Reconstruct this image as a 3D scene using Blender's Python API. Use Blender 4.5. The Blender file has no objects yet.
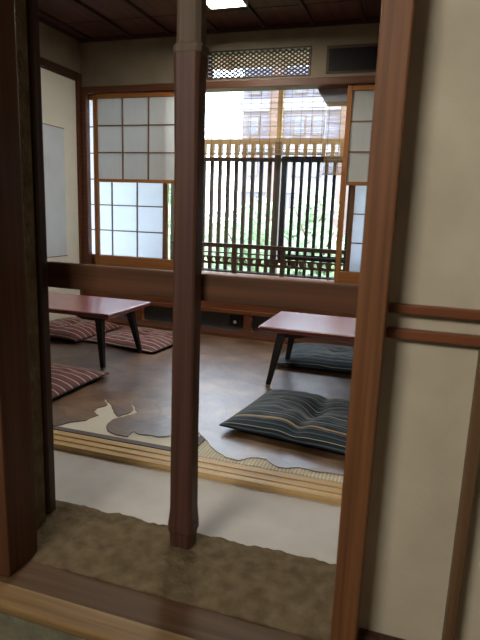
import bpy, bmesh, math, random
from mathutils import Vector, Matrix
from mathutils.geometry import tessellate_polygon
random.seed(7)
SC = bpy.context.scene
COL = SC.collection
R = math.radians

# ------------------------------------------------------------------ materials
def new_mat(name):
    m = bpy.data.materials.new(name); m.use_nodes = True
    nt = m.node_tree; nt.nodes.clear()
    return m, nt, nt.nodes.new, nt.links.new

def ramp(N, stops, interp='LINEAR'):
    r = N('ShaderNodeValToRGB'); cr = r.color_ramp; cr.interpolation = interp
    while len(cr.elements) < len(stops): cr.elements.new(0.5)
    for e, (p, c) in zip(cr.elements, stops):
        e.position = p; e.color = (c[0], c[1], c[2], 1)
    return r

def principled(N, L, nt, rough=.6, spec=.4):
    b = N('ShaderNodeBsdfPrincipled'); o = N('ShaderNodeOutputMaterial')
    L(b.outputs[0], o.inputs[0])
    b.inputs['Roughness'].default_value = rough
    b.inputs['Specular IOR Level'].default_value = spec
    return b

def bump(N, L, src, strength, dist, bsdf):
    bp = N('ShaderNodeBump'); bp.inputs['Strength'].default_value = strength
    bp.inputs['Distance'].default_value = dist
    L(src, bp.inputs['Height']); L(bp.outputs[0], bsdf.inputs['Normal'])

def wood(name, dark, light, axis='Z', fine=55, rough=.5, spec=.4, contrast=1.0, bumpd=.0012):
    m, nt, N, L = new_mat(name)
    b = principled(N, L, nt, rough, spec)
    tc = N('ShaderNodeTexCoord'); mp = N('ShaderNodeMapping')
    s = [fine, fine, fine]; s['XYZ'.index(axis)] = 1.6
    mp.inputs['Scale'].default_value = s
    L(tc.outputs['Object'], mp.inputs[0])
    n = N('ShaderNodeTexNoise'); n.inputs['Scale'].default_value = 1; n.inputs['Detail'].default_value = 5
    L(mp.outputs[0], n.inputs[0])
    r = ramp(N, [(.5 - .22 / contrast, dark), (.5 + .22 / contrast, light)])
    L(n.outputs['Fac'], r.inputs[0]); L(r.outputs[0], b.inputs['Base Color'])
    bump(N, L, n.outputs['Fac'], .5, bumpd, b)
    return m

def mottled(name, c1, c2, scale=6, rough=.9, spec=.15, bscale=60, bdist=.002, bstr=.5, detail=4):
    m, nt, N, L = new_mat(name)
    b = principled(N, L, nt, rough, spec)
    tc = N('ShaderNodeTexCoord')
    n = N('ShaderNodeTexNoise'); n.inputs['Scale'].default_value = scale; n.inputs['Detail'].default_value = detail
    L(tc.outputs['Object'], n.inputs[0])
    r = ramp(N, [(.3, c1), (.7, c2)])
    L(n.outputs['Fac'], r.inputs[0]); L(r.outputs[0], b.inputs['Base Color'])
    n2 = N('ShaderNodeTexNoise'); n2.inputs['Scale'].default_value = bscale; n2.inputs['Detail'].default_value = 4
    L(tc.outputs['Object'], n2.inputs[0])
    bump(N, L, n2.outputs['Fac'], bstr, bdist, b)
    return m

def plain(name, c, rough=.5, spec=.4, metal=0):
    m, nt, N, L = new_mat(name)
    b = principled(N, L, nt, rough, spec)
    tc = N('ShaderNodeTexCoord'); n = N('ShaderNodeTexNoise'); n.inputs['Scale'].default_value = 12
    L(tc.outputs['Object'], n.inputs[0])
    r = ramp(N, [(.3, [x * .9 for x in c]), (.7, [min(1, x * 1.08) for x in c])])
    L(n.outputs['Fac'], r.inputs[0]); L(r.outputs[0], b.inputs['Base Color'])
    b.inputs['Metallic'].default_value = metal
    return m

def translucent(name, diff, trans, mix, fibre=0.0, fscale=(60, 60, 8)):
    m, nt, N, L = new_mat(name)
    d = N('ShaderNodeBsdfDiffuse'); t = N('ShaderNodeBsdfTranslucent'); mx = N('ShaderNodeMixShader')
    o = N('ShaderNodeOutputMaterial')
    mx.inputs[0].default_value = mix
    tc = N('ShaderNodeTexCoord'); mp = N('ShaderNodeMapping'); mp.inputs['Scale'].default_value = fscale
    n = N('ShaderNodeTexNoise'); n.inputs['Scale'].default_value = 1; n.inputs['Detail'].default_value = 3
    L(tc.outputs['Object'], mp.inputs[0]); L(mp.outputs[0], n.inputs[0])
    for sh, c in ((d, diff), (t, trans)):
        r = ramp(N, [(.3, [x * (1 - fibre) for x in c]), (.7, c)])
        L(n.outputs['Fac'], r.inputs[0]); L(r.outputs[0], sh.inputs[0])
    L(d.outputs[0], mx.inputs[1]); L(t.outputs[0], mx.inputs[2]); L(mx.outputs[0], o.inputs[0])
    return m

def glass(name):
    m, nt, N, L = new_mat(name)
    t = N('ShaderNodeBsdfTransparent'); g = N('ShaderNodeBsdfGlossy'); mx = N('ShaderNodeMixShader')
    f = N('ShaderNodeFresnel'); f.inputs[0].default_value = 1.45
    g.inputs['Roughness'].default_value = .03
    t.inputs[0].default_value = (.93, .95, .95, 1)
    o = N('ShaderNodeOutputMaterial')
    L(f.outputs[0], mx.inputs[0]); L(t.outputs[0], mx.inputs[1]); L(g.outputs[0], mx.inputs[2]); L(mx.outputs[0], o.inputs[0])
    return m

def emitter(name, c, s):
    m, nt, N, L = new_mat(name)
    e = N('ShaderNodeEmission'); e.inputs[0].default_value = (*c, 1); e.inputs[1].default_value = s
    o = N('ShaderNodeOutputMaterial'); L(e.outputs[0], o.inputs[0])
    return m

def stripes(name, period, stops, rough=.75, sheen=.3):
    """cloth striped across local Y (stripes run along local X), with a woven bump"""
    m, nt, N, L = new_mat(name)
    b = principled(N, L, nt, rough, .3)
    b.inputs['Sheen Weight'].default_value = sheen
    b.inputs['Sheen Roughness'].default_value = .4
    tc = N('ShaderNodeTexCoord'); sp = N('ShaderNodeSeparateXYZ')
    L(tc.outputs['UV'], sp.inputs[0])
    n = N('ShaderNodeTexNoise'); n.inputs['Scale'].default_value = 3.5
    L(tc.outputs['Object'], n.inputs[0])
    a = N('ShaderNodeMath'); a.operation = 'MULTIPLY_ADD'; a.inputs[1].default_value = .015
    L(n.outputs['Fac'], a.inputs[0]); L(sp.outputs['Y'], a.inputs[2])
    d = N('ShaderNodeMath'); d.operation = 'DIVIDE'; d.inputs[1].default_value = period; L(a.outputs[0], d.inputs[0])
    f = N('ShaderNodeMath'); f.operation = 'FRACT'; L(d.outputs[0], f.inputs[0])
    r = ramp(N, stops, 'CONSTANT'); L(f.outputs[0], r.inputs[0])
    L(r.outputs[0], b.inputs['Base Color'])
    w = N('ShaderNodeTexNoise'); w.inputs['Scale'].default_value = 220
    L(tc.outputs['Object'], w.inputs[0]); bump(N, L, w.outputs['Fac'], .35, .001, b)
    return m

M = {}
M['post_dark'] = wood('dark post wood', (.030, .014, .010), (.085, .040, .026), 'Z', 60, .55)
M['post_red'] = wood('reddish log wood', (.062, .026, .018), (.120, .054, .037), 'Z', 70, .55)
M['post_grey'] = wood('weathered log top', (.10, .07, .05), (.17, .125, .09), 'Z', 60, .7)
M['post_cedar'] = wood('cedar post', (.115, .043, .016), (.26, .112, .045), 'Z', 75, .5)
M['post_corner'] = wood('dark corner post', (.060, .021, .009), (.15, .058, .024), 'Z', 65, .6)
M['rail'] = wood('rail wood', (.068, .027, .012), (.155, .064, .029), 'X', 45, .5)
M['sill_light'] = wood('worn pale sill wood', (.20, .115, .045), (.42, .27, .12), 'X', 50, .55)
M['sill_dark'] = wood('brown sill track', (.075, .040, .017), (.16, .09, .042), 'X', 50, .65)
M['sill_pale'] = wood('weathered pale outer sill', (.42, .40, .40), (.60, .58, .57), 'X', 40, .4)
M['stile'] = wood('plain stile wood', (.11, .058, .026), (.21, .12, .058), 'Z', 55, .6)
M['track'] = wood('pale track wood', (.52, .33, .13), (.76, .54, .26), 'X', 55, .45)
M['board'] = wood('brown wall board', (.135, .042, .017), (.235, .082, .034), 'X', 22, .42)
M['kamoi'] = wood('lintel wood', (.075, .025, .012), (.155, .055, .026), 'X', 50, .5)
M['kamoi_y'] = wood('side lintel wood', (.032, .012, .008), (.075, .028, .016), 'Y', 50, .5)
M['frame'] = wood('screen frame wood', (.25, .085, .019), (.44, .175, .045), 'Z', 60, .5)
M['frame_x'] = wood('screen rail wood', (.25, .085, .019), (.44, .175, .045), 'X', 60, .5)
M['bar'] = wood('screen lattice wood', (.16, .085, .04), (.28, .16, .08), 'Z', 60, .6)
M['lattice'] = wood('dark lattice wood', (.055, .044, .036), (.12, .098, .08), 'Z', 60, .65)
M['black_gate'] = wood('black gate wood', (.010, .010, .012), (.028, .028, .030), 'Z', 60, .6)
M['tan'] = wood('tan glow fence wood', (.60, .38, .17), (.82, .58, .30), 'X', 40, .7)  # light wood; its tan also carries the blind's glow on upper slats and post
M['handrail'] = wood('handrail wood', (.035, .018, .012), (.085, .045, .030), 'X', 50, .45)
M['ceiling'] = wood('ceiling board', (.052, .018, .013), (.12, .045, .032), 'Y', 26, .6)
M['batten'] = wood('ceiling batten', (.034, .014, .010), (.07, .028, .02), 'Y', 50, .6)
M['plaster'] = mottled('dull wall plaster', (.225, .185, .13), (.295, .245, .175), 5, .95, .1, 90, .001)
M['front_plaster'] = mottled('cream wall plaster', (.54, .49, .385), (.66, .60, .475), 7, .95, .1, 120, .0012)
M['mud'] = mottled('rough mud wall', (.135, .100, .057), (.235, .178, .108), 26, 1, .05, 45, .012, .8, 8)
M['passage_wall'] = mottled('passage wall plaster', (.34, .31, .25), (.42, .38, .31), 5)
M['mud_grey'] = mottled('greenish mud plaster', (.17, .165, .115), (.25, .235, .17), 20, 1, .05, 70, .006, .7)
M['corridor'] = mottled('pale grey passage floor', (.64, .60, .555), (.74, .70, .655), 8, .85, .2, 160, .001, .4)
M['fusuma'] = mottled('cream sliding door paper', (.70, .67, .56), (.78, .75, .64), 4, .9, .1, 150, .0005, .3)
M['fusuma_panel'] = mottled('pale blue grey paper', (.56, .60, .63), (.63, .67, .70), 5, .8, .15, 150, .0005, .3)
M['lacquer'] = plain('red brown lacquer', (.30, .050, .048), .30, .6)
for _n in M['lacquer'].node_tree.nodes:
    if _n.type == 'BSDF_PRINCIPLED':
        _n.inputs['Coat Weight'].default_value = 1.0; _n.inputs['Coat Roughness'].default_value = .26; _n.inputs['Coat IOR'].default_value = 2.4
M['lacquer_edge'] = plain('dark red lacquer edge', (.16, .028, .024), .3, .5)
M['black'] = plain('black painted wood', (.010, .009, .009), .4, .4)
M['brass'] = plain('dull brass', (.42, .33, .20), .4, .5, .7)
M['paper'] = translucent('screen paper', (.80, .80, .74), (.74, .75, .80), .70, .05)
M['paper_thick'] = translucent('double screen paper', (.70, .70, .67), (.74, .74, .72), .50, .05)
M['glass'] = glass('clear glass')
M['cord'] = plain('dark cord', (.06, .06, .07), .8, .2)
M['sudare'] = translucent('split bamboo', (.50, .39, .25), (.66, .51, .33), .6, .4, (5, 5, 180))
M['net'] = plain('wire net', (.030, .018, .015), .6, .3)
M['vent'] = plain('black louvre', (.012, .010, .010), .5, .3)
M['vent_frame'] = wood('vent frame wood', (.05, .026, .018), (.10, .055, .04), 'X', 50, .6)
M['slate'] = plain('dark grey panel', (.30, .31, .35), .6, .3)
M['cab_panel'] = plain('grey brown cupboard panel', (.055, .050, .050), .55, .3)
M['knob'] = plain('white knob', (.75, .75, .70), .35, .5)
M['sky_ground'] = mottled('garden earth', (.10, .11, .05), (.20, .21, .10), 3)
M['facade'] = mottled('grey lilac facade', (.19, .195, .25), (.24, .245, .31), .5, .9, .1, 10, .001)
M['facade_brown'] = mottled('brown facade tile', (.17, .115, .10), (.23, .16, .14), 1, .9, .1, 10, .001)
M['facade_band'] = plain('pale balcony band', (.42, .43, .50), .8, .2)
M['bld_glass'] = plain('dark window glass', (.16, .19, .25), .15, .5)
M['bark'] = wood('bark', (.06, .04, .025), (.13, .09, .06), 'Z', 20, .9)
M['eave'] = wood('eave board', (.32, .22, .17), (.50, .37, .30), 'Y', 25, .7)
M['lamp_glow'] = emitter('lamp diffuser', (1, .95, .84), 42.0)
M['lamp_body'] = plain('white lamp housing', (.75, .74, .68), .5, .3)

def tatami():
    m, nt, N, L = new_mat('tatami straw')
    b = principled(N, L, nt, .6, .3)
    tc = N('ShaderNodeTexCoord'); mp = N('ShaderNodeMapping'); L(tc.outputs['Object'], mp.inputs[0])
    w = N('ShaderNodeTexWave'); w.wave_type = 'BANDS'; w.bands_direction = 'X'
    w.inputs['Scale'].default_value = 24; w.inputs['Distortion'].default_value = .4
    L(mp.outputs[0], w.inputs[0])
    r = ramp(N, [(.15, (.62, .53, .36)), (.45, (.76, .67, .48)), (1, (.82, .74, .55))]); L(w.outputs['Fac'], r.inputs[0])
    n = N('ShaderNodeTexNoise'); n.inputs['Scale'].default_value = 8; L(tc.outputs['Object'], n.inputs[0])
    mx = N('ShaderNodeMixRGB'); mx.blend_type = 'MULTIPLY'; mx.inputs[0].default_value = .35
    r2 = ramp(N, [(.3, (.75, .72, .66)), (.7, (1, 1, 1))]); L(n.outputs['Fac'], r2.inputs[0])
    L(r.outputs[0], mx.inputs[1]); L(r2.outputs[0], mx.inputs[2]); L(mx.outputs[0], b.inputs['Base Color'])
    bump(N, L, w.outputs['Fac'], .6, .002, b)
    return m
M['tatami'] = tatami()
M['tatami_plain'] = mottled('smooth worn tatami', (.72, .65, .50), (.82, .75, .60), 6, .6, .25, 180, .001)
M['heri'] = plain('grey violet cloth border', (.20, .17, .17), .7, .2)

def hide():
    m, nt, N, L = new_mat('brown hide')
    b = principled(N, L, nt, .42, 1.0)
    b.inputs['Coat Weight'].default_value = .5; b.inputs['Coat Roughness'].default_value = .3; b.inputs['Coat IOR'].default_value = 1.6
    tc = N('ShaderNodeTexCoord')
    nd = N('ShaderNodeTexNoise'); nd.inputs['Scale'].default_value = 3; nd.inputs['Detail'].default_value = 6
    L(tc.outputs['Object'], nd.inputs[0])
    add = N('ShaderNodeMixRGB'); add.blend_type = 'ADD'; add.inputs[0].default_value = .18
    L(tc.outputs['Object'], add.inputs[1]); L(nd.outputs['Color'], add.inputs[2])
    v = N('ShaderNodeTexVoronoi'); v.inputs['Scale'].default_value = 2.6
    L(add.outputs[0], v.inputs['Vector'])
    v2 = N('ShaderNodeTexVoronoi'); v2.feature = 'DISTANCE_TO_EDGE'; v2.inputs['Scale'].default_value = 2.6
    L(add.outputs[0], v2.inputs['Vector'])
    n = N('ShaderNodeTexNoise'); n.inputs['Scale'].default_value = 7; n.inputs['Detail'].default_value = 7
    L(tc.outputs['Object'], n.inputs[0])
    r = ramp(N, [(.30, (.075, .036, .016)), (.50, (.175, .095, .048)), (.70, (.29, .175, .095))]); L(n.outputs['Fac'], r.inputs[0])
    hs = N('ShaderNodeHueSaturation')
    sp = N('ShaderNodeSeparateColor'); L(v.outputs['Color'], sp.inputs[0])
    mr = N('ShaderNodeMapRange'); mr.inputs[3].default_value = .78; mr.inputs[4].default_value = 1.22
    L(sp.outputs[0], mr.inputs[0]); L(mr.outputs[0], hs.inputs['Value']); L(r.outputs[0], hs.inputs['Color'])
    er = ramp(N, [(0, (.55, .55, .55)), (.02, (1, 1, 1))]); L(v2.outputs['Distance'], er.inputs[0])
    mx = N('ShaderNodeMixRGB'); mx.blend_type = 'MULTIPLY'; mx.inputs[0].default_value = .8
    L(hs.outputs[0], mx.inputs[1]); L(er.outputs[0], mx.inputs[2]); L(mx.outputs[0], b.inputs['Base Color'])
    rr = N('ShaderNodeMapRange'); rr.inputs[3].default_value = .26; rr.inputs[4].default_value = .42
    L(n.outputs['Fac'], rr.inputs[0]); L(rr.outputs[0], b.inputs['Roughness'])
    n2 = N('ShaderNodeTexNoise'); n2.inputs['Scale'].default_value = 16; n2.inputs['Detail'].default_value = 7
    L(tc.outputs['Object'], n2.inputs[0])
    n3 = N('ShaderNodeTexNoise'); n3.inputs['Scale'].default_value = 130; n3.inputs['Detail'].default_value = 3
    L(tc.outputs['Object'], n3.inputs[0])
    ad = N('ShaderNodeMath'); ad.operation = 'MULTIPLY_ADD'; ad.inputs[1].default_value = .22
    L(n3.outputs['Fac'], ad.inputs[0]); L(n2.outputs['Fac'], ad.inputs[2])
    bump(N, L, ad.outputs[0], .5, .007, b)
    return m
M['hide'] = hide()

NAVY = (.012, .021, .034); NAVY2 = (.022, .040, .056); CREAM = (.52, .50, .38); TEAL = (.095, .150, .180)
M['navy'] = stripes('navy striped cotton', .098, [(0, NAVY), (.10, TEAL), (.14, NAVY2), (.26, CREAM), (.29, NAVY), (.40, NAVY2), (.50, TEAL), (.53, NAVY), (.63, CREAM), (.655, NAVY2), (.78, NAVY), (.86, TEAL), (.90, NAVY2)])
MAR = (.115, .030, .028); MAR2 = (.19, .066, .058); BEI = (.58, .45, .34)
M['maroon'] = stripes('maroon striped cotton', .052, [(0, MAR), (.30, MAR2), (.38, MAR), (.62, MAR2), (.80, BEI), (.92, MAR)])
M['navy_edge'] = plain('navy cushion seam', (.012, .016, .024), .85, .2)
M['tan_thread'] = plain('tan stripe thread', (.50, .30, .14), .8, .2)

def leafmat(name, c):
    m, nt, N, L = new_mat(name)
    d = N('ShaderNodeBsdfDiffuse'); t = N('ShaderNodeBsdfTranslucent'); mx = N('ShaderNodeMixShader')
    o = N('ShaderNodeOutputMaterial'); mx.inputs[0].default_value = .35
    tc = N('ShaderNodeTexCoord'); n = N('ShaderNodeTexNoise'); n.inputs['Scale'].default_value = 5
    L(tc.outputs['Object'], n.inputs[0])
    r = ramp(N, [(.3, [x * .6 for x in c]), (.7, [min(1, x * 1.35) for x in c])]); L(n.outputs['Fac'], r.inputs[0])
    L(r.outputs[0], d.inputs[0]); L(r.outputs[0], t.inputs[0])
    L(d.outputs[0], mx.inputs[1]); L(t.outputs[0], mx.inputs[2]); L(mx.outputs[0], o.inputs[0])
    return m
M['leaf'] = leafmat('mid green leaf', (.36, .50, .30))
M['leaf_pale'] = leafmat('pale green leaf', (.48, .62, .42))

# ------------------------------------------------------------------ mesh builders
class MB:
    def __init__(s): s.bm = bmesh.new()
    def box(s, x0, x1, y0, y1, z0, z1, mi=0):
        v = [s.bm.verts.new((x, y, z)) for z in (z0, z1) for y in (y0, y1) for x in (x0, x1)]
        for f in ((0, 2, 3, 1), (4, 5, 7, 6), (0, 1, 5, 4), (2, 6, 7, 3), (0, 4, 6, 2), (1, 3, 7, 5)):
            s.bm.faces.new([v[i] for i in f]).material_index = mi
        return s
    def loft(s, rings, cap=True, mi=0, smooth=False):
        rv = [[s.bm.verts.new(p) for p in r] for r in rings]
        n = len(rv[0])
        for a, b in zip(rv, rv[1:]):
            for i in range(n):
                f = s.bm.faces.new((a[i], a[(i + 1) % n], b[(i + 1) % n], b[i])); f.material_index = mi; f.smooth = smooth
        if cap:
            s.bm.faces.new(list(reversed(rv[0]))).material_index = mi
            s.bm.faces.new(rv[-1]).material_index = mi
        return s
    def bar(s, p, q, w, h=None, w2=None, h2=None, up=(0, 0, 1)):
        p, q = Vector(p), Vector(q); d = (q - p).normalized(); u = Vector(up)
        if abs(d.dot(u)) > .95: u = Vector((0, 1, 0))
        a = d.cross(u).normalized(); b = a.cross(d)
        h = h or w; w2 = w2 or w; h2 = h2 or h
        ring = lambda c, W, H: [c + a * x * W / 2 + b * y * H / 2 for x, y in ((-1, -1), (1, -1), (1, 1), (-1, 1))]
        return s.loft([ring(p, w, h), ring(q, w2, h2)])
    def tube(s, p, q, r, r2=None, n=10):
        p, q = Vector(p), Vector(q); d = (q - p).normalized()
        a = d.orthogonal().normalized(); b = d.cross(a); r2 = r2 or r
        ring = lambda c, rr: [c + (a * math.cos(t) + b * math.sin(t)) * rr for t in [2 * math.pi * i / n for i in range(n)]]
        return s.loft([ring(p, r), ring(q, r2)], smooth=True)
    def prism(s, pts, z0, z1):
        a = [s.bm.verts.new((x, y, z0)) for x, y in pts]; b = [s.bm.verts.new((x, y, z1)) for x, y in pts]
        n = len(pts)
        for i in range(n): s.bm.faces.new((a[i], a[(i + 1) % n], b[(i + 1) % n], b[i]))
        for t in tessellate_polygon([[Vector((x, y, 0)) for x, y in pts]]):
            for vs in (a, b):
                try: s.bm.faces.new([vs[i] for i in t])
                except ValueError: pass
        return s
    def build(s, name, mat, parent=None, bev=0, seg=2, kind=None):
        bm = s.bm
        bmesh.ops.recalc_face_normals(bm, faces=bm.faces)
        if bev:
            es = [e for e in bm.edges if len(e.link_faces) == 2 and e.calc_face_angle(0) > .5]
            bmesh.ops.bevel(bm, geom=es, offset=bev, segments=seg, affect='EDGES', profile=.5, clamp_overlap=True)
        me = bpy.data.meshes.new(name); bm.to_mesh(me); bm.free()
        for mm in (mat if isinstance(mat, list) else [mat]): me.materials.append(mm)
        o = bpy.data.objects.new(name, me); COL.objects.link(o)
        if parent: o.parent = parent
        if kind: o['kind'] = kind
        return o

def tag(o, label, cat, group=None):
    o['label'] = label; o['category'] = cat
    if group: o['group'] = group
    return o

def thing(name, label, cat, loc=(0, 0, 0), rz=0, group=None):
    o = bpy.data.objects.new(name, None); COL.objects.link(o)
    o.location = loc; o.rotation_euler = (0, 0, rz); o.empty_display_size = .1
    return tag(o, label, cat, group)

def kids(o): return [c for c in bpy.data.objects if c.parent == o]
def copy_tree(o, parent=None):
    c = o.copy(); COL.objects.link(c)
    if parent: c.parent = parent
    for ch in kids(o): copy_tree(ch, c)
    return c

def struct(name, mb, mat, parent=None, bev=0):
    return mb.build(name, mat, parent, bev, kind='structure')

def B(*a): return MB().box(*a)

# ------------------------------------------------------------------ key dimensions (metres, tatami top = 0)
PAD = .0040
XL = -2.56          # left wall face
XR = .42            # right wall face (behind the near wall)
YF = 3.77           # far wall face
ZC = 2.125          # ceiling
ZK = 1.735          # underside of the far lintel
WX0, WX1 = -2.60, .22   # window opening
ZS = .43            # window sill

# ------------------------------------------------------------------ setting: floors
struct('floor', MB().box(XL, XR, 1.735, YF, -.30, -.05).box(XL, XR, 2.63, YF, -.06, -.002), M['tatami_plain'])
struct('floor_passage', B(XL, XR, 1.15, 1.622, -.35, -.022), M['corridor'])
struct('floor_front', B(-3.2, 1.6, -1.7, .90, -.62, -.55), M['mud_grey'])
tk = MB()
tk.box(XL, XR, 1.622, 1.733, -.30, -.010)
for a, b in ((1.622, 1.650), (1.660, 1.690), (1.700, 1.733)): tk.box(XL, XR, a, b, -.011, -.001)
struct('trim_1', tk, M['track'], bev=.0015)
struct('trim_2', B(XL, XR, 3.60, YF, -.003, .020), M['kamoi'], bev=.003)

# tatami mats in the front row
def mat_thing(label, x0, x1, y0, y1, borders, m):
    t = thing('tatami_mat', label, 'tatami mat', ((x0 + x1) / 2, (y0 + y1) / 2, -.05), 0, 'tatami mats')
    w, d = (x1 - x0) / 2, (y1 - y0) / 2
    B(-w, w, -d, d, 0, .050).build('straw_body', m, t, .004)
    for (a, b, c, e) in borders:
        B(a - (x0 + x1) / 2, b - (x0 + x1) / 2, c - (y0 + y1) / 2, e - (y0 + y1) / 2, .047, .0512).build('cloth_border', M['heri'], t)
    return t
mat_thing('tatami mat with grey cloth borders on the left, showing cream past the ragged rug', -2.53, -.735, 1.735, 2.628,
          [(-2.53, -.765, 1.735, 1.763), (-.765, -.735, 1.735, 2.628)], M['tatami_plain'])
mat_thing('woven tatami mat under the front navy cushion, with straw ribs showing at its front edge', -.733, .41, 1.735, 2.628,
          [(-.733, .41, 2.60, 2.628)], M['tatami'])

# ------------------------------------------------------------------ setting: far wall, left wall, ceiling
TX0, TX1, TZ0, TZ1 = -1.525, -.785, 1.800, 1.984      # transom lattice hole
fw = MB()
fw.box(XL - .16, WX0, YF, YF + .12, -.3, ZC + .1)
fw.box(WX1, 1.0, YF, YF + .12, -.3, ZC + .1)
fw.box(WX0, TX0, YF, YF + .12, ZK + .02, ZC + .1)
fw.box(TX1, WX1, YF, YF + .12, ZK + .02, ZC + .1)
fw.box(TX0, TX1, YF, YF + .12, TZ1, ZC + .1)
fw.box(TX0, TX1, YF, YF + .12, ZK + .02, TZ0)
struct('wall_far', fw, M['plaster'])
struct('trim_3', B(XL, XR, YF - .03, YF + .10, ZK, ZK + .045), M['kamoi'], bev=.004)
# brown board below the window, rail under it, sill on top
struct('wall_far_board', B(WX0 - .04, XR, YF - .004, YF + .12, .172, ZS - .012), M['board'], bev=.002)
struct('trim_4', B(WX0 - .04, XR, YF - .02, YF + .14, ZS - .014, ZS), M['frame_x'], bev=.003)
struct('trim_5', B(WX0 - .04, XR, YF + .14, YF + .20, -.1, ZS - .03), M['board'])
struct('trim_6', B(WX0 - .04, XR, YF - .018, YF + .10, .146, .174), M['board'], bev=.003)
struct('wall_far_base', B(XL, XR, YF + .08, YF + .12, -.1, .15), M['cab_panel'])
for i, x in enumerate((-2.06, -1.155, -.25)):
    struct('trim_%d' % (7 + i), B(x - .027, x + .027, YF - .012, YF + .10, .0, .146), M['board'], bev=.003)
struct('trim_10', B(-2.545, -2.500, YF - .03, YF + .022, ZS, ZK), M['kamoi'], bev=.003)
struct('trim_11', B(WX1 - .03, WX1, YF - .02, YF + .11, ZS, ZK), M['kamoi'], bev=.003)
# left wall: corner post, lintel, plaster, papered sliding door
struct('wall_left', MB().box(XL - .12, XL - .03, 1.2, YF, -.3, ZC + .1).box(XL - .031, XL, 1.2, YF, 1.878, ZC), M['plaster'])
struct('trim_12', B(XL - .05, XL + .012, 3.705, YF - .001, -.0, 1.878), M['kamoi'], bev=.004)
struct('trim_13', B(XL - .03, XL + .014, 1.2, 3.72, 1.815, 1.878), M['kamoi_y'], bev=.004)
d1 = struct('door_1', B(XL - .03, XL - .004, 2.0, 3.706, .004, 1.816), M['fusuma'])
struct('paper_panel', B(XL - .006, XL - .0025, 2.55, 3.545, .52, 1.447), M['fusuma_panel'], d1)
pf = MB()
pf.box(XL - .006, XL - .0015, 2.545, 3.55, 1.447, 1.453).box(XL - .006, XL - .0015, 2.545, 3.55, .514, .52)
struct('panel_edge', pf, M['bar'], d1)
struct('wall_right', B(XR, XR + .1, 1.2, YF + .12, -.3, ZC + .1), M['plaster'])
# ceiling boards with battens
struct('ceiling', B(XL - .12, 1.0, 1.0, YF + .12, ZC, ZC + .12), M['ceiling'])
bt = []
for i, x in enumerate((-2.46, -2.115, -1.81, -1.455, -1.115, -.79, -.46, -.13)):
    struct('trim_%d' % (14 + i), B(x - .011, x + .011, 1.05, YF, ZC - .02, ZC), M['batten'], bev=.002)
struct('trim_22', B(XL, XR, YF - .02, YF, ZC - .03, ZC), M['batten'], bev=.002)
struct('trim_23', B(XL, XL + .015, 1.2, YF, ZC - .022, ZC), M['batten'])
sm = MB()
for y in (1.5, 2.0, 2.5, 3.0, 3.45): sm.box(XL, XR, y - .002, y + .002, ZC - .003, ZC)
struct('trim_24', sm, M['batten'])
# roof over everything
struct('ceiling_roof', B(-3.3, 1.7, -1.8, YF + .15, 2.30, 2.36), M['eave'])

# ------------------------------------------------------------------ setting: near wall with its opening, front passage
nw = MB()
nw.box(-3.2, -1.0, 1.0, 1.18, -.55, 2.3)          # left of the opening
nw.box(-3.2, -.942, 1.055, 1.17, -.55, 2.3)
nw.box(-.93, -.04, 1.03, 1.2, 1.80, 2.3)          # above
struct('wall_near', nw, M['mud'])
struct('wall_near_right', B(-.055, 1.6, 1.03, 1.2, -.55, 2.3), M['front_plaster'])
struct('wall_near_low', B(-3.2, 1.6, .890, 1.03, -.55, -.033), M['mud_grey'])
# rough earth ledge carrying the posts
def ledge():
    bm = bmesh.new(); nx, ny = 130, 22
    rnd = random.Random(3)
    from mathutils import noise
    grid = []
    for i in range(nx + 1):
        x = -1.02 + 1.0 * i / nx
        yb = 1.302 + .010 * noise.noise(Vector((x * 9, 0, 1))) + .009 * noise.noise(Vector((x * 30, 3, 1)))
        row = []
        for j in range(ny + 1):
            t = j / ny
            y = 1.030 + (yb - 1.030) * t
            z = -.014 + .016 * (1 - (1 - t) ** 2.2) - .016 * max(0, (t - .86) / .14) ** 2
            z += .006 * noise.noise(Vector((x * 16, y * 22, 0))) + .004 * noise.noise(Vector((x * 55, y * 60, 5)))
            row.append(bm.verts.new((x, y, z)))
        grid.append(row)
    for i in range(nx):
        for j in range(ny):
            bm.faces.new((grid[i][j], grid[i + 1][j], grid[i + 1][j + 1], grid[i][j + 1])).smooth = True
    # skirt down to the floor
    rim = [r[0] for r in grid] + grid[-1][1:] + [r[-1] for r in reversed(grid[:-1])] + list(reversed(grid[0][1:-1]))
    low = [bm.verts.new((v.co.x, v.co.y, -.4)) for v in rim]
    n = len(rim)
    for i in range(n): bm.faces.new((rim[i], rim[(i + 1) % n], low[(i + 1) % n], low[i]))
    bm.faces.new(low)
    m = MB(); m.bm.free(); m.bm = bm
    return m
struct('trim_25', ledge(), M['mud'])
# sill: brown track at the back, worn pale nosing at the front
struct('trim_26', B(-1.6, -.02, .932, 1.036, -.06, -.016), M['sill_dark'], bev=.002)
ns = MB().box(-1.6, 1.5, .868, .934, -.032, -.008)
struct('trim_27', ns, M['sill_light'], bev=.006)
struct('baseboard_near_right', B(-.04, 1.5, 1.005, 1.03, -.10, .045), M['post_dark'], bev=.003)
# right hand wall battens and stile
struct('trim_28', B(-.040, .124, 1.012, 1.031, .727, .744), M['board'], bev=.002)
struct('trim_29', B(-.040, .124, 1.012, 1.031, .680, .698), M['board'], bev=.002)
struct('trim_30', B(.122, .142, .992, 1.031, .045, 2.2), M['stile'], bev=.003)
# front passage shell
struct('wall_front_back', B(-3.3, 1.7, -1.8, -1.7, -.62, 2.3), M['passage_wall'])
struct('wall_front_left', B(-3.3, -3.2, -1.8, 1.2, -.62, 2.3), M['passage_wall'])
struct('wall_front_right', B(1.6, 1.7, -1.8, 1.2, -.62, 2.3), M['passage_wall'])
struct('ceiling_front', B(-3.3, 1.7, -1.8, 1.2, 2.26, 2.30), M['ceiling'])

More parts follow.
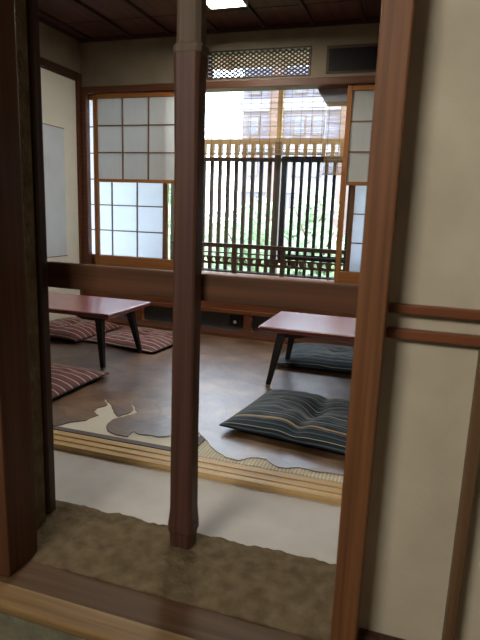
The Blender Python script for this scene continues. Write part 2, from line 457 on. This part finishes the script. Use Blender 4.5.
# ------------------------------------------------------------------ posts and rail of the opening
t = thing('corner_post', 'dark square post at the left front edge of the opening, standing on the wooden sill', 'post', (-.935, 1.005, -.016))
B(-.06, .049, -.048, .061, 0, 2.25).build('shaft', M['post_corner'], t, .004)
t = thing('wooden_post', 'slim dark post on the mud ledge, tied to the left end of the cross rail', 'post', (-.986, 1.222, .0))
sh = MB()
def oct_ring(cx, cy, hx, hy, ch, z): return [Vector((cx + x, cy + y, z)) for x, y in ((-hx + ch, -hy), (hx - ch, -hy), (hx, -hy + ch), (hx, hy - ch), (hx - ch, hy), (-hx + ch, hy), (-hx, hy - ch), (-hx, -hy + ch))]
sh.loft([oct_ring(.001 * math.sin(z * 7), 0, .030, .017, .005, z) for z in (0, .05, .4, .9, 1.4, 2.1)])
sh.build('shaft', M['post_dark'], t)
# natural log post in the middle
t = thing('log_post', 'knobbly squared log post standing in the middle of the opening on the mud ledge', 'post', (-.536, 1.226, -.012))
prof = [(-.01, .030, .026, .009), (.030, .0325, .028, .009), (.052, .0335, .029, .009), (.056, .0365, .0315, .009), (.075, .0360, .031, .008), (.10, .0335, .029, .007),
        (.12, .0315, .028, .006), (.35, .0305, .027, .006), (.70, .0295, .0265, .006), (1.0, .0300, .027, .007), (1.20, .0315, .029, .008), (1.262, .0340, .031, .010)]
lo = MB(); lo.loft([oct_ring(.0015 * math.sin(z * 9), 0, hx, hy, ch, z) for z, hx, hy, ch in prof])
lo.build('shaft', M['post_red'], t, .002)
rg = MB(); rg.loft([oct_ring(0, 0, hx, hy, .011, z) for z, hx, hy in ((1.255, .031, .028), (1.260, .0355, .032), (1.275, .036, .032), (1.282, .031, .028))]); rg.build('node_ring', M['post_grey'], t, .002)
tp = MB(); tp.loft([oct_ring(0, 0, hx, hy, .011, z) for z, hx, hy in ((1.278, .0305, .027), (1.42, .0295, .026), (1.81, .029, .026))]); tp.build('upper_shaft', M['post_grey'], t, .002)
MB().tube((.030, -.012, .088), (.043, -.016, .092), .008, .004).build('knot', M['post_dark'], t)
t = thing('opening_post', 'clear grained cedar post beside the opening, in front of the cream wall', 'post', (-.0665, .985, -.010))
B(-.0255, .0255, -.028, .028, 0, 2.25).build('shaft', M['post_cedar'], t, .004)
t = thing('cross_rail', 'brown wooden rail crossing the opening behind the middle log post', 'rail', (-.53, 1.262, .70))
B(-.445, .475, -.010, .010, -.027, .043).build('board', M['rail'], t, .003)

# ------------------------------------------------------------------ rug
edge = [(-1.344, 1.754), (-1.326, 1.803), (-1.27, 1.857), (-1.27, 1.888), (-1.255, 1.926), (-1.297, 1.96), (-1.305, 2.004), (-1.286, 2.047), (-1.356, 2.134), (-1.28, 2.064), (-1.245, 2.023), (-1.205, 1.974), (-1.17, 1.95), (-1.156, 1.976), (-1.146, 2.019), (-1.153, 2.05), (-1.217, 2.151), (-1.148, 2.059), (-1.118, 2.032), (-1.127, 1.995), (-1.157, 1.943), (-1.172, 1.912), (-1.168, 1.865), (-1.158, 1.834), (-1.132, 1.8), (-1.107, 1.789), (-1.074, 1.781), (-1.022, 1.777), (-1.028, 1.823), (-1.028, 1.839), (-0.99, 1.817), (-0.946, 1.826), (-0.919, 1.826), (-0.882, 1.842), (-0.855, 1.908), (-0.818, 1.94), (-0.778, 1.924), (-0.73, 1.875), (-0.681, 1.815), (-0.659, 1.796), (-0.603, 1.754), (-0.544, 1.753), (-0.517, 1.79), (-0.494, 1.804), (-0.454, 1.799), (-0.423, 1.768), (-0.4, 1.752), (-0.33, 1.781), (-0.266, 1.775), (-0.183, 1.785), (-.05, 1.80), (.12, 1.77), (.25, 1.80)]
edge = [(-2.40, 1.79), (-2.1, 1.77), (-1.85, 1.80), (-1.6, 1.76), (-1.45, 1.775)] + edge
fine = []
rnd = random.Random(11)
for a, b in zip(edge, edge[1:]):
    n = max(1, int(math.dist(a, b) / .018))
    for k in range(n):
        j = .004 if k or n > 1 else .002
        fine.append((a[0] + (b[0] - a[0]) * k / n + rnd.uniform(-j, j), a[1] + (b[1] - a[1]) * k / n + rnd.uniform(-j, j)))
poly = fine + [(.30, 1.85), (.30, 3.58), (-2.5, 3.58), (-2.5, 1.85)]
tag(MB().prism(poly, .0013, .0038).build('hide_rug', M['hide']), 'brown patched hide rug with ragged front edge covering most of the tatami', 'rug')

# ------------------------------------------------------------------ low tables
def low_table(label, x0, y0, w, d, h, rz=0):
    t = thing('low_table', label, 'table', (x0, y0, PAD), rz, 'low lacquer tables')
    hz = h - PAD
    top = B(0, w, 0, d, hz - .026, hz).build('tabletop', M['lacquer'], t, .004)
    B(-.0015, w + .0015, -.0015, d + .0015, hz - .022, hz - .006).build('edge_band', M['lacquer_edge'], top, .002)
    for sx in (0, 1):
        X = .105 if not sx else w - .105
        so = -1 if not sx else 1
        m = MB()   # shaped bracket under the top
        ys = [(.05, .008), (.075, .030), (.16, .036), (d / 2, .020), (d - .16, .036), (d - .075, .030), (d - .05, .008)]
        m.loft([[Vector((X - .02, y, hz - .026)), Vector((X + .02, y, hz - .026)), Vector((X + .02, y, hz - .026 - q)), Vector((X - .02, y, hz - .026 - q))] for y, q in ys])
        m.build('leg_bracket', M['black'], t, .002)
        m = MB()
        m.loft([[Vector((x, .08 - .018, hz - .026)), Vector((x, .08 + .018, hz - .026)), Vector((x, .08 + .018, hz - .026 - q)), Vector((x, .08 - .018, hz - .026 - q))]
                for x, q in ((X, .034), (X - so * .10, .030), (X - so * .17, .008))])
        m.build('apron', M['black'], t, .002)
        for sy in (0, 1):
            Y = .080 if not sy else d - .080
            fo = -1 if not sy else 1
            foot = Vector((X + so * .048, Y + fo * .048, .012)); head = Vector((X, Y, hz - .04))
            l = MB().bar(head, foot, .042, .042, .023, .023, (1, 0, 0)).build('leg', M['black'], t, .003)
            MB().bar(foot + Vector((0, 0, .003)), Vector((foot.x, foot.y, 0)), .023, .023, .021, .021, (1, 0, 0)).build('foot_cap', M['brass'], l, .002)
    return t
TH = .330
low_table('low table on the right with splayed black legs, its lacquer top reflecting the window', -.732, 2.585, .95, .475, TH)
low_table('low table on the left with red brown lacquer top, beside the papered sliding door', -2.45, 2.49, .905, .48, TH, R(-.5))

# ------------------------------------------------------------------ floor cushions
def cushion(label, cx, cy, w, d, th, rz, mat, group, seed=1, tuft=.55, tan=False, z=PAD, pucker=.25, tilt=0):
    from mathutils import noise
    t = thing('floor_cushion', label, 'cushion', (cx, cy, z), rz, group)
    t.rotation_euler = (0, tilt, rz)
    nu, nv = 56, 52
    bm = bmesh.new(); uvl = bm.loops.layers.uv.new('UVMap')
    def pos(u, v, top):
        x = u * w / 2 * (1 - .03 * (1 - v * v)); y = v * d / 2 * (1 - .02 * (1 - u * u))
        prof = (max(0, 1 - abs(u) ** 3.2) ** .62) * (max(0, 1 - abs(v) ** 3.2) ** .62)
        rim = .30 * th
        if top:
            zz = rim + (th - rim) * prof
            zz -= th * tuft * math.exp(-((u * 1.0) ** 2 + (v * .9) ** 2) / .055) * prof
            zz -= th * pucker * math.exp(-(u ** 2) / .012) * prof
            zz += .0055 * prof * noise.noise(Vector((u * 5 + seed * 9, v * 9, seed)))
            zz += .003 * prof * noise.noise(Vector((u * 14 + seed * 5, v * 10, seed + 4))) * math.exp(-u * u / .2)
        else:
            zz = rim * (max(abs(u), abs(v)) ** 5)
        return (x, y, zz)
    def lin(k, n):
        a = 2 * k / n - 1
        return math.copysign(1 - (1 - abs(a)) ** 1.25, a)
    T = [[bm.verts.new(pos(lin(i, nu), lin(j, nv), True)) for j in range(nv + 1)] for i in range(nu + 1)]
    Bt = [[(T[i][j] if i in (0, nu) or j in (0, nv) else bm.verts.new(pos(lin(i, nu), lin(j, nv), False))) for j in range(nv + 1)] for i in range(nu + 1)]
    for G, flip in ((T, 0), (Bt, 1)):
        for i in range(nu):
            for j in range(nv):
                q = [(i, j), (i + 1, j), (i + 1, j + 1), (i, j + 1)]
                if flip: q.reverse()
                f = bm.faces.new([G[a][b] for a, b in q]); f.smooth = True; f.material_index = 0
                for lp, (a, b) in zip(f.loops, q):
                    lp[uvl].uv = (lin(a, nu) * w / 2 + .5, lin(b, nv) * d / 2 * (1 if not flip else .9) + .5)
    me = bpy.data.meshes.new('cover'); bm.to_mesh(me); bm.free(); me.materials.append(mat)
    o = bpy.data.objects.new('cover', me); COL.objects.link(o); o.parent = t
    # seam cord round the rim
    s = MB(); pts = []
    for k in range(nu + 1): pts.append(Vector(pos(lin(k, nu), -1, True)))
    for k in range(1, nv + 1): pts.append(Vector(pos(1, lin(k, nv), True)))
    for k in range(nu - 1, -1, -1): pts.append(Vector(pos(lin(k, nu), 1, True)))
    for k in range(nv - 1, 0, -1): pts.append(Vector(pos(-1, lin(k, nv), True)))
    rings = []
    for k in range(len(pts)):
        p = pts[k]; dn = (pts[(k + 1) % len(pts)] - pts[k - 1]).normalized(); a = dn.cross(Vector((0, 0, 1))).normalized(); b2 = Vector((0, 0, 1))
        rings.append([p + (a * math.cos(q) + b2 * math.sin(q)) * .0028 for q in [math.pi / 3 * i for i in range(6)]])
    rings.append(rings[0])
    s.loft(rings, cap=False, smooth=True); s.build('seam', M['navy_edge'], t)
    if tan:
        s = MB(); rings = []
        for k in range(1, nu):
            u = lin(k, nu); p = Vector(pos(u, -.74, True)) + Vector((0, 0, .0008))
            q = Vector(pos(u, -.715, True)) + Vector((0, 0, .0008))
            rings.append([p, q, q + Vector((0, 0, -.003)), p + Vector((0, 0, -.003))])
        s.loft(rings); s.build('tan_stripe', M['tan_thread'], t)
    return t
cushion('navy striped floor cushion in front, dented at its centre, near the tatami edge', -.352, 2.188, .64, .53, .092, R(-8), M['navy'], 'navy cushions', 1, .42, True)
cushion('navy striped floor cushion behind the right low table, under the window wall', -.42, 3.235, .66, .52, .085, R(1), M['navy'], 'navy cushions', 2, .2, False, pucker=.05)
cushion('maroon striped floor cushion in front of the left table, cut off by the dark post', -1.815, 2.13, .60, .60, .066, R(-1.5), M['maroon'], 'maroon cushions', 3, .3, False, pucker=.05)
cushion('maroon striped floor cushion behind the left table legs, its corner pointing to the log post', -1.735, 3.215, .56, .52, .055, R(-9), M['maroon'], 'maroon cushions', 4, .3, False, pucker=.05)
cushion('maroon striped floor cushion in the far left corner, against the papered door', -2.285, 3.20, .50, .54, .085, R(-4), M['maroon'], 'maroon cushions', 5, .3, False, pucker=.05)

# ------------------------------------------------------------------ sliding paper screens
def shoji(label, x0, x1, y0, split, rows_up, cols, stile=.034, upper_mat='paper_thick', rows_low=3, lower='glass'):
    y1 = y0 + .028
    t = thing('paper_screen', label, 'paper screen', ((x0 + x1) / 2, y0 + .014, ZS), 0, 'paper window screens')
    cx = (x0 + x1) / 2; a, b = x0 - cx, x1 - cx; H = ZK - ZS; f0, f1 = -.014, .014
    for q0, q1 in ((a, a + stile), (b - stile, b)): B(q0, q1, f0, f1, 0, H).build('stile', M['frame'], t, .002)
    bot = .085
    B(a + stile, b - stile, f0, f1, 0, bot).build('bottom_rail', M['frame_x'], t, .002)
    B(a + stile, b - stile, f0, f1, H - .035, H).build('top_rail', M['frame_x'], t, .002)
    u0, u1 = a + stile, b - stile
    def grid(z0, z1, rows, matname):
        p = B(u0 - .004, u1 + .004, .0005, .0015, z0, z1).build('paper', M[matname], t)
        g = MB()
        for i in range(1, cols):
            x = u0 + (u1 - u0) * i / cols; g.box(x - .0045, x + .0045, -.010, .0002, z0, z1)
        for j in range(1, rows):
            z = z0 + (z1 - z0) * j / rows; g.box(u0, u1, -.009, .0001, z - .0045, z + .0045)
        g.build('lattice', M['bar'], t)
    if lower == 'glass':
        zs = split - ZS
        B(u0, u1, -.012, .012, zs - .012, zs + .012).build('middle_rail', M['frame_x'], t, .002)
        grid(zs + .012, H - .035, rows_up, upper_mat)
        B(u0 - .004, u1 + .004, -.002, .001, bot, zs - .012).build('glass_pane', M['glass'], t)
    else:
        grid(bot, H - .035, rows_up, upper_mat)
    return t
shoji('front paper screen left of the log post, cream paper above and clear glass below', -2.458, -1.735, 3.768, 1.097, 3, 3)
shoji('rear paper screen glowing bluish through the glass of the left front screen', -2.590, -1.845, 3.812, 0, 6, 3, .038, 'paper', lower='paper')
shoji('front paper screen beside the cedar post, cream paper above a clear glass pane', -.532, .19, 3.768, 1.110, 3, 3)
shoji('rear paper screen glowing bluish through the glass of the right front screen', -.470, .215, 3.812, 0, 6, 3, .030, 'paper', lower='paper')

# ------------------------------------------------------------------ wall fittings
t = thing('transom_lattice', 'diamond mesh transom over the window, next to the black vent', 'transom', ((TX0 + TX1) / 2, YF, TZ0))
w2, hh = (TX1 - TX0) / 2, TZ1 - TZ0
fr = MB().box(-w2, w2, -.004, .05, 0, .010).box(-w2, w2, -.004, .05, hh - .010, hh).box(-w2, -w2 + .010, -.004, .05, .010, hh - .010).box(w2 - .010, w2, -.004, .05, .010, hh - .010)
fr.build('frame', M['vent_frame'], t)
nt_ = MB(); p = .042; sl = .62
def clip(x0, z0, x1, z1, lo=.010, hi=hh - .010, xa=-w2 + .010, xb=w2 - .010):
    pts = []
    d = Vector((x1 - x0, z1 - z0)); t0, t1 = 0, 1
    for pq, q in ((-d.x, x0 - xa), (d.x, xb - x0), (-d.y, z0 - lo), (d.y, hi - z0)):
        if pq < 0: t0 = max(t0, q / pq)
        elif pq > 0: t1 = min(t1, q / pq)
    return None if t1 - t0 < .02 else ((x0 + d.x * t0, z0 + d.y * t0), (x0 + d.x * t1, z0 + d.y * t1))
x = -w2 - hh / sl
while x < w2 + hh / sl:
    for s in (1, -1):
        c = clip(x, 0, x + s * hh / sl, hh)
        if c: nt_.bar((c[0][0], .010 + .003 * s, c[0][1]), (c[1][0], .010 + .003 * s, c[1][1]), .0100, .0045, up=(0, 1, 0))
    x += p
nt_.build('diamond_mesh', M['net'], t)

t = thing('vent_grille', 'black louvred vent set in the upper wall near the cedar post', 'vent', (-.35, YF, 1.805))
B(-.335, .335, -.006, .012, 0, .016).build('frame_bottom', M['vent_frame'], t, .002)
B(-.335, .335, -.006, .012, .154, .172).build('frame_top', M['vent_frame'], t, .002)
for a in (-.335, .315): B(a, a + .020, -.006, .012, .016, .154).build('frame_side', M['vent_frame'], t, .002)
lv = MB().box(-.315, .315, -.0008, .0, .016, .154)
for i in range(34):
    x = -.309 + i * .0187; lv.box(x, x + .008, -.005, -.0008, .016, .154)
lv.build('louvre_slats', M['vent'], t)

t = thing('panel_box', 'dark grey slanted box under the window lintel above the small blind', 'box', (-.45, YF + .13, ZK - .10))
m = MB(); m.loft([[Vector((-.30, -.05, .10)), Vector((.45, -.05, .10)), Vector((.45, .045, .10)), Vector((-.30, .045, .10))], [Vector((-.245, -.04, .015)), Vector((.45, -.04, .015)), Vector((.45, .045, .015)), Vector((-.245, .045, .015))]])
m.build('casing', M['slate'], t, .003)

def cupboard(label, x0, x1, plate=None):
    t = thing('low_cupboard', label, 'cupboard', ((x0 + x1) / 2, YF + .03, .020), 0, 'low cupboards under the window')
    w = (x1 - x0) / 2
    B(-w, w, 0, .02, 0, .126).build('sliding_panel', M['cab_panel'], t)
    if plate is not None:
        q = B(plate - .055, plate + .055, -.012, 0, .016, .112).build('handle_plate', M['black'], t, .003)
        k = MB(); k.tube((plate, -.012, .060), (plate, -.026, .060), .006, .007, 16).tube((plate, -.026, .060), (plate, -.034, .060), .014, .011, 18)
        k.build('knob', M['knob'], q, .002)
    return t
cupboard('low cupboard panel with a black plate and white round knob', -2.03, -1.186, .353)
cupboard('plain low cupboard panel behind the right low table', -1.124, -.28)

# ceiling lamp
t = thing('ceiling_lamp', 'bright square fluorescent lamp hanging near the ceiling', 'lamp', (-1.165, 2.98, 2.05))
hs = MB().box(-.115, .115, -.215, .215, .018, .05)
hs.box(-.115, -.106, -.215, .215, -.004, .018).box(.106, .115, -.215, .215, -.004, .018).box(-.106, .106, -.215, -.206, -.004, .018).box(-.106, .106, .206, .215, -.004, .018)
hs.build('housing', M['lamp_body'], t)
B(-.105, .105, -.205, .205, 0, .018).build('diffuser', M['lamp_glow'], t, .004)
MB().tube((0, 0, .05), (0, 0, .08), .03).build('mount', M['lamp_body'], t)

# ------------------------------------------------------------------ outside the window
LY = 4.10
t = thing('lattice_fence', 'upright dark slat fence outside the window with a tan top rail', 'fence', (-1.4, LY, .30))
for z0, z1, mname, nm in ((1.105, 1.140, 'tan', 'upper_rail'), (.975, 1.005, 'lattice', 'top_rail'), (.10, .135, 'lattice', 'bottom_rail')):
    B(-.62, 1.3, -.016, .004, z0, z1).build(nm, M[mname], t)
for i in range(10, 39):
    x = -1.285 + i * .0677
    if 1.4 - 1.06 < x: continue
    sl_ = B(x - .015, x + .015, .004, .026, 0, 1.105)
    sl_.build('slat', M['lattice'], t)
B(1.4 - 1.085, 1.4 - 1.035, -.03, .03, -.3, 1.12).build('post', M['lattice'], t)
B(1.4 - 1.085, 1.4 - 1.050, .0, .03, 1.12, 1.5).build('upper_post', M['tan'], t)
up = MB()
for i in range(10, 39):
    x = -1.285 + i * .0677; up.box(x - .0145, x + .0145, -.012, .003, 1.005, 1.105)
up.build('upper_slats', M['tan'], t)  # same slats as below, paled for the glow seen through the blind
t = thing('slatted_gate', 'black slatted gate outside the window on the right of the fence', 'gate', (-.70, LY - .052, .30))
B(-.315, -.275, -.018, .018, .22, 1.01).build('stile', M['black_gate'], t)
B(.42, .46, -.018, .018, .22, 1.01).build('stile', M['black_gate'], t)
B(-.275, .42, -.018, .018, .97, 1.01).build('top_rail', M['black_gate'], t)
B(-.275, .42, -.018, .018, .25, .292).build('bottom_rail', M['black_gate'], t)
for i in range(11):
    x = -.225 + i * .0605; B(x - .012, x + .012, -.012, .012, .292, .97).build('slat', M['black_gate'], t)
low = MB()
for i in range(11):
    x = -.225 + i * .0605; low.box(x - .012, x + .012, -.006, .012, -.3, .25)
low.build('lower_slats', M['black_gate'], t)
# handrail in front of the fence
HY = 4.005
t = thing('handrail', 'dark low handrail with carved board across the window foot', 'handrail', (-1.2, HY, ZS - .012))
B(-.70, 1.4, -.022, .022, .200, .232).build('top_rail', M['handrail'], t, .003)
B(-.70, 1.4, -.009, .009, .155, .164).build('thin_rail', M['handrail'], t)
B(-.70, 1.4, -.009, .009, .012, .020).build('thin_rail', M['handrail'], t)
cb = MB(); n = 31; pw = 2.1 / n
for i in range(n):
    x0 = -.70 + i * pw; x1 = x0 + pw; za, zb = .068, .130
    cxx = (x0 + x1) / 2
    outer = [(x0, za), (x1, za), (x1, zb), (x0, zb)]
    inner = [(cxx - .016, .092), (cxx + .020, .084), (cxx + .007, .119), (cxx - .012, .112)]
    for y in (-.008, .008):
        vo = [cb.bm.verts.new((a, y, b)) for a, b in outer]; vi = [cb.bm.verts.new((a, y, b)) for a, b in inner]
        for k in range(4): cb.bm.faces.new((vo[k], vo[(k + 1) % 4], vi[(k + 1) % 4], vi[k]))
    for L_ in (outer, inner):
        for k in range(4):
            if L_ is outer and k in (1, 3): continue
            (a, b), (c, d) = L_[k], L_[(k + 1) % 4]
            cb.bm.faces.new([cb.bm.verts.new(q) for q in ((a, -.008, b), (c, -.008, d), (c, .008, d), (a, .008, b))])
cb.build('carved_board', M['handrail'], t)
for x in (-.68, -.15, .235, .66, 1.1): B(x - .017, x + .017, -.018, .018, .0, .200).build('post', M['handrail'], t, .002)
struct('trim_32', B(WX0, WX1, YF + .141, HY + .03, ZS - .03, ZS - .012), M['sill_pale'])

# bamboo blinds
def blind(label, x0, x1, z0, z1, y, pitch, seed, cords, tri=0):
    t = thing('bamboo_blind', label, 'blind', ((x0 + x1) / 2, y, z0), 0, 'bamboo blinds')
    r = random.Random(seed); w = (x1 - x0) / 2; h = z1 - z0
    s = MB(); z = .004
    while z < h:
        a = 0
        sag = r.uniform(-.0006, .0006)
        s.bar((-w, 0, z), (w, r.uniform(-.001, .001), z + sag), .0011, .0026 + r.random() * .0016)
        z += pitch * r.uniform(.75, 1.3)
    s.build('bamboo_sticks', M['sudare'], t)
    B(-w - .004, w + .004, -.005, .005, -.006, .002).build('bottom_batten', M['sudare'], t)
    B(-w - .004, w + .004, -.005, .005, h - .004, h + .010).build('top_batten', M['sudare'], t)
    k = int(2 * w / cords)
    c = MB()
    for i in range(k + 1):
        x = -w + .02 + i * (2 * w - .04) / k
        c.box(x - .0012, x + .0012, -.0035, -.0022, -.004, h)
    c.build('cords', M['cord'], t)
    return t
blind('wide bamboo blind hanging over the upper half of the window', -1.72, -.70, 1.318, ZK + .03, 3.955, .0062, 1, .078)
blind('narrow longer bamboo blind hanging under the dark grey box', -.690, -.25, 1.180, 1.640, 3.935, .0056, 2, .078)

# eave over the window, garden and what stands beyond
ev = MB(); ev.loft([[Vector((-3.4, YF + .13, 2.34)), Vector((1.8, YF + .13, 2.34)), Vector((1.8, YF + .13, 2.31)), Vector((-3.4, YF + .13, 2.31))],
                    [Vector((-3.4, 4.62, 2.11)), Vector((1.8, 4.62, 2.11)), Vector((1.8, 4.62, 2.08)), Vector((-3.4, 4.62, 2.08))]])
struct('ceiling_eave', ev, M['eave'])
for i in range(9):
    x = -3.0 + i * .45
    o = MB().bar((x, YF + .13, 2.285), (x, 4.60, 2.075), .04, .03).build('trim_%d' % (33 + i), M['eave'], kind='structure')
struct('ground', B(-30, 20, YF + .13, 60, -.75, -.60), M['sky_ground'])

def bush(label, x, y, h, w, mat, seed, n=1500, z0=-.6, trunk=.3):
    t = thing('garden_tree', label, 'tree', (x, y, z0), 0, 'garden trees beyond the fence')
    r = random.Random(seed)
    tr = MB()
    tr.tube((0, 0, -.02), (.03, .02, trunk + h * .45), .05, .025)
    for k in range(5):
        a = r.random() * 6.28
        tr.tube((.02, .01, trunk + h * (.15 + .06 * k)), (math.cos(a) * w * .5, math.sin(a) * w * .5, trunk + h * (.45 + .1 * k)), .02, .008, 6)
    tr.build('trunk', M['bark'], t)
    blobs = [(r.uniform(-.6, .6) * w * .7, r.uniform(-.6, .6) * w * .5, trunk + h * r.uniform(.12, .82), w * r.uniform(.28, .5)) for _ in range(9)]
    bm = bmesh.new()
    for i in range(n):
        bx, by, bz, br = r.choice(blobs)
        d = Vector((r.gauss(0, 1), r.gauss(0, 1), r.gauss(0, 1))).normalized() * br * r.uniform(.55, 1.0)
        c = Vector((bx, by, bz)) + d; c.z = max(.05, c.z)
        u = Vector((r.gauss(0, 1), r.gauss(0, 1), r.gauss(0, .6))).normalized(); v = u.orthogonal().normalized()
        L_ = r.uniform(.045, .085); W_ = L_ * .5
        bm.faces.new([bm.verts.new(c + q) for q in (-u * L_, v * W_ - u * L_ * .1, u * L_, -v * W_ - u * L_ * .1)])
    me = bpy.data.meshes.new('foliage'); bm.to_mesh(me); bm.free(); me.materials.append(M[mat])
    o = bpy.data.objects.new('foliage', me); COL.objects.link(o); o.parent = t
specs = [('pale green leafy bush beyond the fence, nearest to the log post', -3.15, 7.0, 1.25, .75, 'leaf_pale'),
         ('round green bush beyond the fence, left of the dark gate post', -2.35, 7.6, 1.45, .8, 'leaf'),
         ('taller green tree straight behind the fence post', -1.95, 9.6, 1.75, .75, 'leaf_pale'),
         ('bright green bush seen through the middle of the slatted gate', -1.25, 6.9, 1.5, .62, 'leaf'),
         ('green tree seen through the right part of the slatted gate', -.75, 9.2, 1.95, .8, 'leaf_pale'),
         ('small green bush seen through the glass of the right screen', -.25, 7.0, 1.55, .5, 'leaf'),
         ('dense green tree showing in the gap beside the left screens', -4.1, 8.2, 2.2, .9, 'leaf')]
for i, s in enumerate(specs): bush(*s, seed=20 + i)

# apartment block far behind
t = thing('apartment_building', 'grey lilac apartment building far behind the bamboo blind', 'building', (-2.75, 17.5, -.6))
def part(name, mat, *b): return B(*b).build(name, M[mat], t)
part('wall', 'facade', -3.05, 3.4, 0, 5, 0, 7.5)
for k in range(5): part('balcony_band', 'facade_band', -3.1, 3.4, -.12, 0, .9 + 1.25 * k, 1.25 + 1.25 * k)
for x in (-2.1, .15, 1.9): part('brown_pier', 'facade_brown', x, x + .42, -.2, 0, 0, 7.5)
for k in range(5):
    for x in (-2.85, -1.35, -.75, .80, 1.35, 2.6):
        w_ = part('window', 'facade_brown', x, x + .40, -.03, 0, 1.38 + 1.25 * k, 2.02 + 1.25 * k)
        B(x + .04, x + .36, -.05, -.03, 1.42 + 1.25 * k, 1.98 + 1.25 * k).build('pane', M['bld_glass'], w_)

# ------------------------------------------------------------------ light
W = bpy.data.worlds.new('World'); SC.world = W; W.use_nodes = True
nt = W.node_tree; nt.nodes.clear()
bg = nt.nodes.new('ShaderNodeBackground'); wo = nt.nodes.new('ShaderNodeOutputWorld')
tc = nt.nodes.new('ShaderNodeTexCoord'); sp = nt.nodes.new('ShaderNodeSeparateXYZ'); rp = nt.nodes.new('ShaderNodeValToRGB')
nt.links.new(tc.outputs['Generated'], sp.inputs[0]); nt.links.new(sp.outputs['Z'], rp.inputs[0])
rp.color_ramp.elements[0].position = 0; rp.color_ramp.elements[0].color = (.80, .895, 1, 1)
rp.color_ramp.elements[1].position = 1; rp.color_ramp.elements[1].color = (.66, .81, 1, 1)
nt.links.new(rp.outputs[0], bg.inputs[0]); bg.inputs[1].default_value = 7.0
nt.links.new(bg.outputs[0], wo.inputs[0])

sun = bpy.data.lights.new('Sun', 'SUN'); sun.energy = 5.0; sun.angle = .05; sun.color = (1, .96, .88)
so = bpy.data.objects.new('Sun', sun); COL.objects.link(so); so.rotation_euler = Vector((-1, -.25, -1.7)).to_track_quat('-Z', 'Y').to_euler()

# daylight portal in the window opening
pl = bpy.data.lights.new('WindowPortal', 'AREA'); pl.shape = 'RECTANGLE'; pl.size = WX1 - WX0; pl.size_y = ZK - ZS
pl.cycles.is_portal = True
po = bpy.data.objects.new('WindowPortal', pl); COL.objects.link(po)
po.location = ((WX0 + WX1) / 2, 4.5, (ZK + ZS) / 2); po.rotation_euler = (R(-90), 0, 0)

# assumed light for the front passage, source unseen, with an added fitting
struct('ceiling_front_added_fitting', B(-1.45, -.55, -1.4, -.5, 2.20, 2.258), M['lamp_body'])
al = bpy.data.lights.new('PassageFillLight', 'AREA'); al.shape = 'SQUARE'; al.size = .85; al.energy = 38; al.color = (1, .92, .80)
ao = bpy.data.objects.new('PassageFillLight', al); COL.objects.link(ao); ao.location = (-1.0, -.95, 2.19)
d = Vector((-.2, 1.1, .3)) - ao.location
ao.rotation_euler = d.to_track_quat('-Z', 'Y').to_euler()

# ------------------------------------------------------------------ camera
cam = bpy.data.cameras.new('Camera'); co = bpy.data.objects.new('Camera', cam); COL.objects.link(co)
yaw, pit, rol = R(17.843), R(11.422), R(2.132)
cy, sy, cp, sp_, cr, sr = math.cos(yaw), math.sin(yaw), math.cos(pit), math.sin(pit), math.cos(rol), math.sin(rol)
f = Vector((-sy, cy, 0)); r_ = Vector((cy, sy, 0)); u = Vector((0, 0, 1))
f2 = f * cp - u * sp_; u2 = u * cp + f * sp_
r3 = r_ * cr + u2 * sr; u3 = u2 * cr - r_ * sr
co.matrix_world = Matrix(((r3.x, u3.x, -f2.x, 0), (r3.y, u3.y, -f2.y, 0), (r3.z, u3.z, -f2.z, .9), (0, 0, 0, 1)))
cam.sensor_fit = 'HORIZONTAL'; cam.sensor_width = 36; cam.lens = 537.9 / 480 * 36
cam.clip_start = .02; cam.clip_end = 200
cam.dof.use_dof = True; cam.dof.focus_distance = 3.2; cam.dof.aperture_fstop = 11
SC.camera = co

SC.view_settings.view_transform = 'Standard'; SC.view_settings.look = 'None'
SC.view_settings.gamma = 1; SC.view_settings.use_curve_mapping = False
SC.view_settings.exposure = .8
SC.cycles.use_denoising = True
SC.cycles.max_bounces = 10; SC.cycles.diffuse_bounces = 5; SC.cycles.transparent_max_bounces = 12
SC.cycles.sample_clamp_indirect = 6
